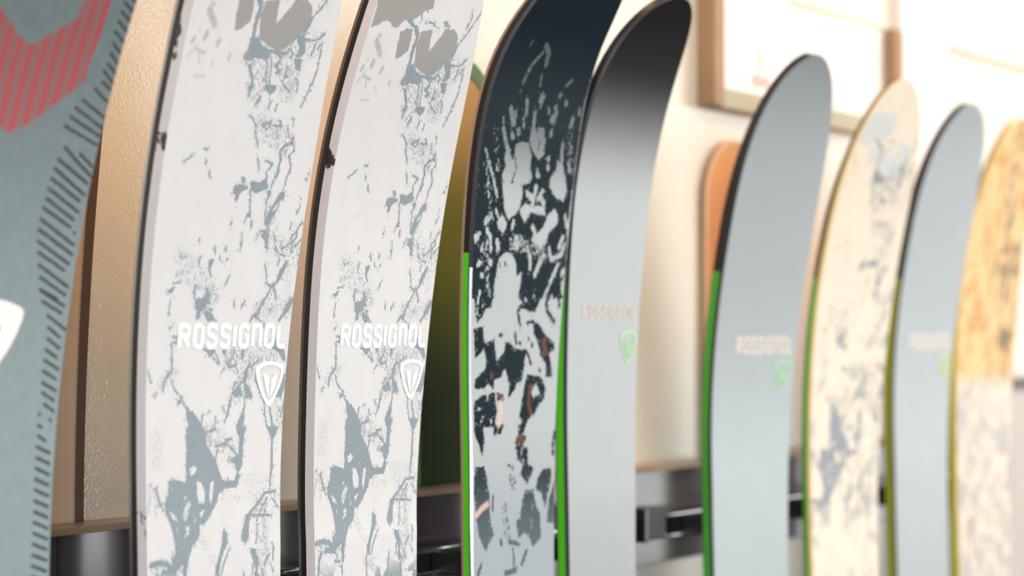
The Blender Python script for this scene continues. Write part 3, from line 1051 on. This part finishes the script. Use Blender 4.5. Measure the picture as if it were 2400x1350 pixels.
# 2, 3 white marble skis
SCL = .068 / .0642
for k, lab, bm, us in ((2, 'white ski with blue grey marble print, directly right of the chevron ski', base_mat('cream_base', lin(226, 208, 176), lin(238, 222, 194)), 1.),
                       (3, 'white ski with blue grey marble print, directly left of the dark navy ski', base_mat('sand_base', lin(230, 218, 190), lin(240, 230, 206)), SCL)):
    t, sh = build_ski(k, lab, 'ski', 'skis standing in the rack', WM, CAPW, DARKSIDE, bm, (.0058, .0092, .0112), EV_MARBLE, .0008, 190, us, full_edge=True)
    if k == 2: lettering(sh, t, -.0408, .0648, .0058, -.0096, INKWHITE, .0668); badge(sh, t, .0502, -.0172, .0147, .0271, INKWHITE, clip=.0672)
    else: lettering(sh, t, -.0390, .0612, .0058, -.0098, INKWHITE, .0628); badge(sh, t, .0462, -.0174, .0142, .0266, INKWHITE, clip=.0632)
# 4 navy
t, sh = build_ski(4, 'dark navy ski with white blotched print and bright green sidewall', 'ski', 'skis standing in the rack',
    navy_mat(), GREYCAP, GREEN, base_mat('rust_base', lin(214, 130, 70), lin(228, 150, 90)), (.0026, .0066, .0086), EV_NAVY, .001, 150, spacer_at=.052, edge_mat=TANLINE, full_edge=True, bevel=plain('edge_highlight_metal', lin(235, 240, 240), .14, metal=.9))
# 5, 6, 8 silver grey
GM = metal_mat('silver_grey_topsheet', lin(184, 193, 195), .38, .5)
GM5 = metal_mat('silver_reflection_tip_topsheet', lin(174, 180, 179), .3, .5, lin(40, 38, 38))
t, sh = build_ski(5, 'silver grey ski with bright green sidewall and a dark reflection painted on its tip, right behind the navy ski', 'ski', 'skis standing in the rack',
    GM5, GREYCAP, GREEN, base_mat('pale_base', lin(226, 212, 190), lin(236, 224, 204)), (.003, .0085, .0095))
lettering(sh, t, -.0352, .0506, .0219, .0090, PALEPRINT, .0545); badge(sh, t, .0392, .0020, .0138, .0262, GREENPRINT, clip=.0555)
t, sh = build_ski(6, 'silver grey ski with round tip and mid green sidewall, left of the cream ski', 'ski', 'skis standing in the rack',
    GM, GREYCAP, GREEN2, base_mat('green_base', lin(74, 128, 30), lin(96, 148, 40)), (.003, .0092, .0102))
lettering(sh, t, -.0301, .0545, -.0029, -.0187, CREAMPRINT, .059); badge(sh, t, .0420, -.0237, .0145, .027, GREENPRINT, clip=.0595)
# 7 cream
t, sh = build_ski(7, 'cream ski with pale blue grey marble print and yellow green edge', 'ski', 'skis standing in the rack',
    CM, YELLOW, GREEN2, base_mat('amber_base', lin(204, 120, 50), lin(222, 140, 70)), (.003, .0072, .0084), EV_MARBLE, .002, 70, 1.04, .022, spacer_mat=plain('brown_sidewall', lin(110, 92, 76), .4))
# 8 silver
t, sh = build_ski(8, 'silver grey ski with olive green sidewall, between the cream ski and the gold ski', 'ski', 'skis standing in the rack',
    GM, GREYCAP, OLIVEGREEN, base_mat('blush_base', lin(232, 206, 188), lin(240, 218, 202)), (.0024, .0100, .0108))
lettering(sh, t, -.0353, .0620, -.0008, -.0167, CREAMPRINT, .0642); badge(sh, t, .0490, -.0213, .0148, .0272, LIMEPRINT, clip=.0645)
# 9 gold
t, sh = build_ski(9, 'gold blotched ski with yellow green sidewall, rightmost of the row', 'ski', 'skis standing in the rack',
    gold_mat(), YELLOW, YELLOWGREEN, base_mat('orange_base', lin(226, 130, 50), lin(238, 150, 70)), (.0022, .0085, .0095), spacer_mat=plain('ochre_sidewall', lin(180, 146, 84), .4))

# ------------------------------------------------------------------ the rack on the wall
t = empty('wall_rail_board', Vector((.3, WY, EYE - .198)), 'grey laminate board with brown seam running along the wall under the tan ledge', 'board')
bevel_box('board_panel', (-1.2, .952, EYE - .1985), (1.0915, WY, EYE - .1188), PANEL, t, .0008)
bevel_box('board_panel', (1.0955, .952, EYE - .1985), (2.64, WY, EYE - .1188), PANEL, t, .0008)
bevel_box('seam', (1.0917, .956, EYE - .198), (1.0953, WY, EYE - .1189), SEAM, t, 0)

t = empty('ski_rail', Vector((.3, .95, EYE - .17)), 'black ski rail with two chrome lips and round bolts behind the skis', 'rail')
bevel_box('channel', (-1.2, .926, EYE - .1735), (2.62, .9518, EYE - .1535), BLACKMETAL, t, .0008)
for z in (.1545, .1708):
    bevel_box('chrome_lip', (-1.2, .9215, EYE - z - .0022), (2.62, .9268, EYE - z + .0014), CHROME, t, .0012)
def bolt(x, y, z):
    import bmesh
    bm = bmesh.new(); bmesh.ops.create_uvsphere(bm, u_segments=16, v_segments=8, radius=.0032)
    for v in bm.verts: v.co = Vector((x + v.co.x, y + v.co.y * .7, z + v.co.z))
    me = bpy.data.meshes.new('bolt'); bm.to_mesh(me); bm.free(); me.materials.append(CHROME)
    me.polygons.foreach_set('use_smooth', [True] * len(me.polygons))
    o = bpy.data.objects.new('bolt', me); C.objects.link(o); o.parent = t; me.transform(t.matrix_basis.inverted())
bolt(1.8230, .9255, EYE - .1585); bolt(2.0600, .9255, EYE - .1625); bolt(1.330, .9255, EYE - .1625)
for k in range(1, 10):
    sh = PAR[k]; P = sh.S(0., -.162, -.0112)
    bevel_box('rubber_pad', (P[0] - .02, P[1] + .001, EYE - .1725), (P[0] + .02, .9266, EYE - .1545), BLACK, t, .002)
t = empty('rail_end_clip', Vector((1.755, .925, EYE - .153)), 'black square clip on the chrome rail, right of the dark tipped silver ski', 'clip')
bevel_box('clip_body', (1.738, .897, EYE - .168), (1.776, .9213, EYE - .1425), BLACK, t, .0015)
bevel_box('clip_plate', (1.731, .893, EYE - .169), (1.7378, .9213, EYE - .1415), BLACKMETAL, t, .001)
bolt(1.7765, .8995, EYE - .166)

# ------------------------------------------------------------------ added round topped boards, painted in place of ski base reflections
def add_reflection_board(name, label, cx, w, zt, top, mid, low, rim, rimw, bend=0., zmid=.1):
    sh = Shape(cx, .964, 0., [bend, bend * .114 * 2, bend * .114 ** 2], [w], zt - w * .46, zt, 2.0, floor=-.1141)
    t = empty(name, Vector((cx, .957, EYE - .1141)), label, 'board', 'added boards standing in for wall reflections')
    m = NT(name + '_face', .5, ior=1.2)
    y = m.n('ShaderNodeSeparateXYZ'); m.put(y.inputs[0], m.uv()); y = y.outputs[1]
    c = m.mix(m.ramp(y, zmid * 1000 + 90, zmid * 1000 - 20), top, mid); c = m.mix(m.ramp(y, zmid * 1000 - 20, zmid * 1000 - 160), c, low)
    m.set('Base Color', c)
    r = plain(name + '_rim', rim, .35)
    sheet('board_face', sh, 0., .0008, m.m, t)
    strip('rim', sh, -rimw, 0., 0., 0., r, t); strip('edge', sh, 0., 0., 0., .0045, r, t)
    sheet('reflection_board_back', sh, 0., .0045, r, t, flip=True)
add_reflection_board('reflection_board', 'added round topped board painted as a green ski base reflection in the gap between the white and navy skis', 1.558, .126, .212, lin(190, 160, 106), lin(98, 106, 14), lin(26, 48, 2), lin(72, 124, 38), .012)
add_reflection_board('reflection_board', 'added round topped board painted as an orange ski base reflection behind the silver ski with the dark tip reflection', 2.055, .13, .180, lin(228, 172, 118), lin(212, 148, 98), lin(150, 106, 78), lin(232, 192, 152), .004)
add_reflection_board('reflection_board', 'added board painted as a tan wall reflection in the gap right of the chevron ski', 1.065, .13, .33, lin(226, 178, 128), lin(226, 196, 164), lin(232, 212, 190), lin(92, 66, 46), .008, .25)  # dark rim colour paints the shaded band beside the reflection

# ------------------------------------------------------------------ boards and signs higher up
t = empty('notice_board', Vector((2.2, WY, EYE + .206)), 'white notice board in a brown wooden frame high on the wall', 'board')
bevel_box('frame', (1.985, .952, EYE + .208), (2.0055, WY, EYE + .62), WOOD, t, .001)
bevel_box('frame', (2.43, .952, EYE + .208), (2.452, WY, EYE + .325), WOOD, t, .001)
bevel_box('frame', (2.0056, .956, EYE + .207), (2.4298, WY, EYE + .2255), OLIVE, t, .001)
bevel_box('sheet', (2.0056, .962, EYE + .2256), (2.17, WY, EYE + .6), PAPER, t, .0003)
bevel_box('backing', (2.1701, .966, EYE + .2256), (2.4298, WY, EYE + .323), WHITE, t, .0003)
bevel_box('red_mark', (2.085, .9617, EYE + .234), (2.125, .9621, EYE + .245), PINK, t, 0)
bevel_box('red_mark', (2.098, .9617, EYE + .248), (2.106, .9621, EYE + .268), PINK, t, 0)
t = empty('price_sign', Vector((2.53, WY, EYE + .25)), 'tall white paper sign on the wall above the cream and silver skis', 'sign')
bevel_box('sign_sheet', (2.462, .958, EYE + .05), (2.6, WY - .0001, EYE + .62), PAPER, t, .0005)
bevel_box('red_line', (2.527, .9576, EYE + .352), (2.552, .9581, EYE + .358), PINK, t, 0)
bevel_box('grey_block', (2.508, .9576, EYE + .305), (2.56, .9581, EYE + .335), GREYINK, t, 0)
t = empty('white_box', Vector((2.75, WY, EYE - .3)), 'white box with dark lid edge on the wall beyond the gold ski', 'box')
bevel_box('box_body', (2.66, .905, EYE - .40), (2.95, WY, EYE - .0625), plain('off_white_box', lin(206, 197, 192), .5), t, .003)
bevel_box('box_lid', (2.655, .9, EYE - .0624), (2.955, WY, EYE - .0545), plain('dark_lid', lin(84, 70, 66), .4), t, .001)
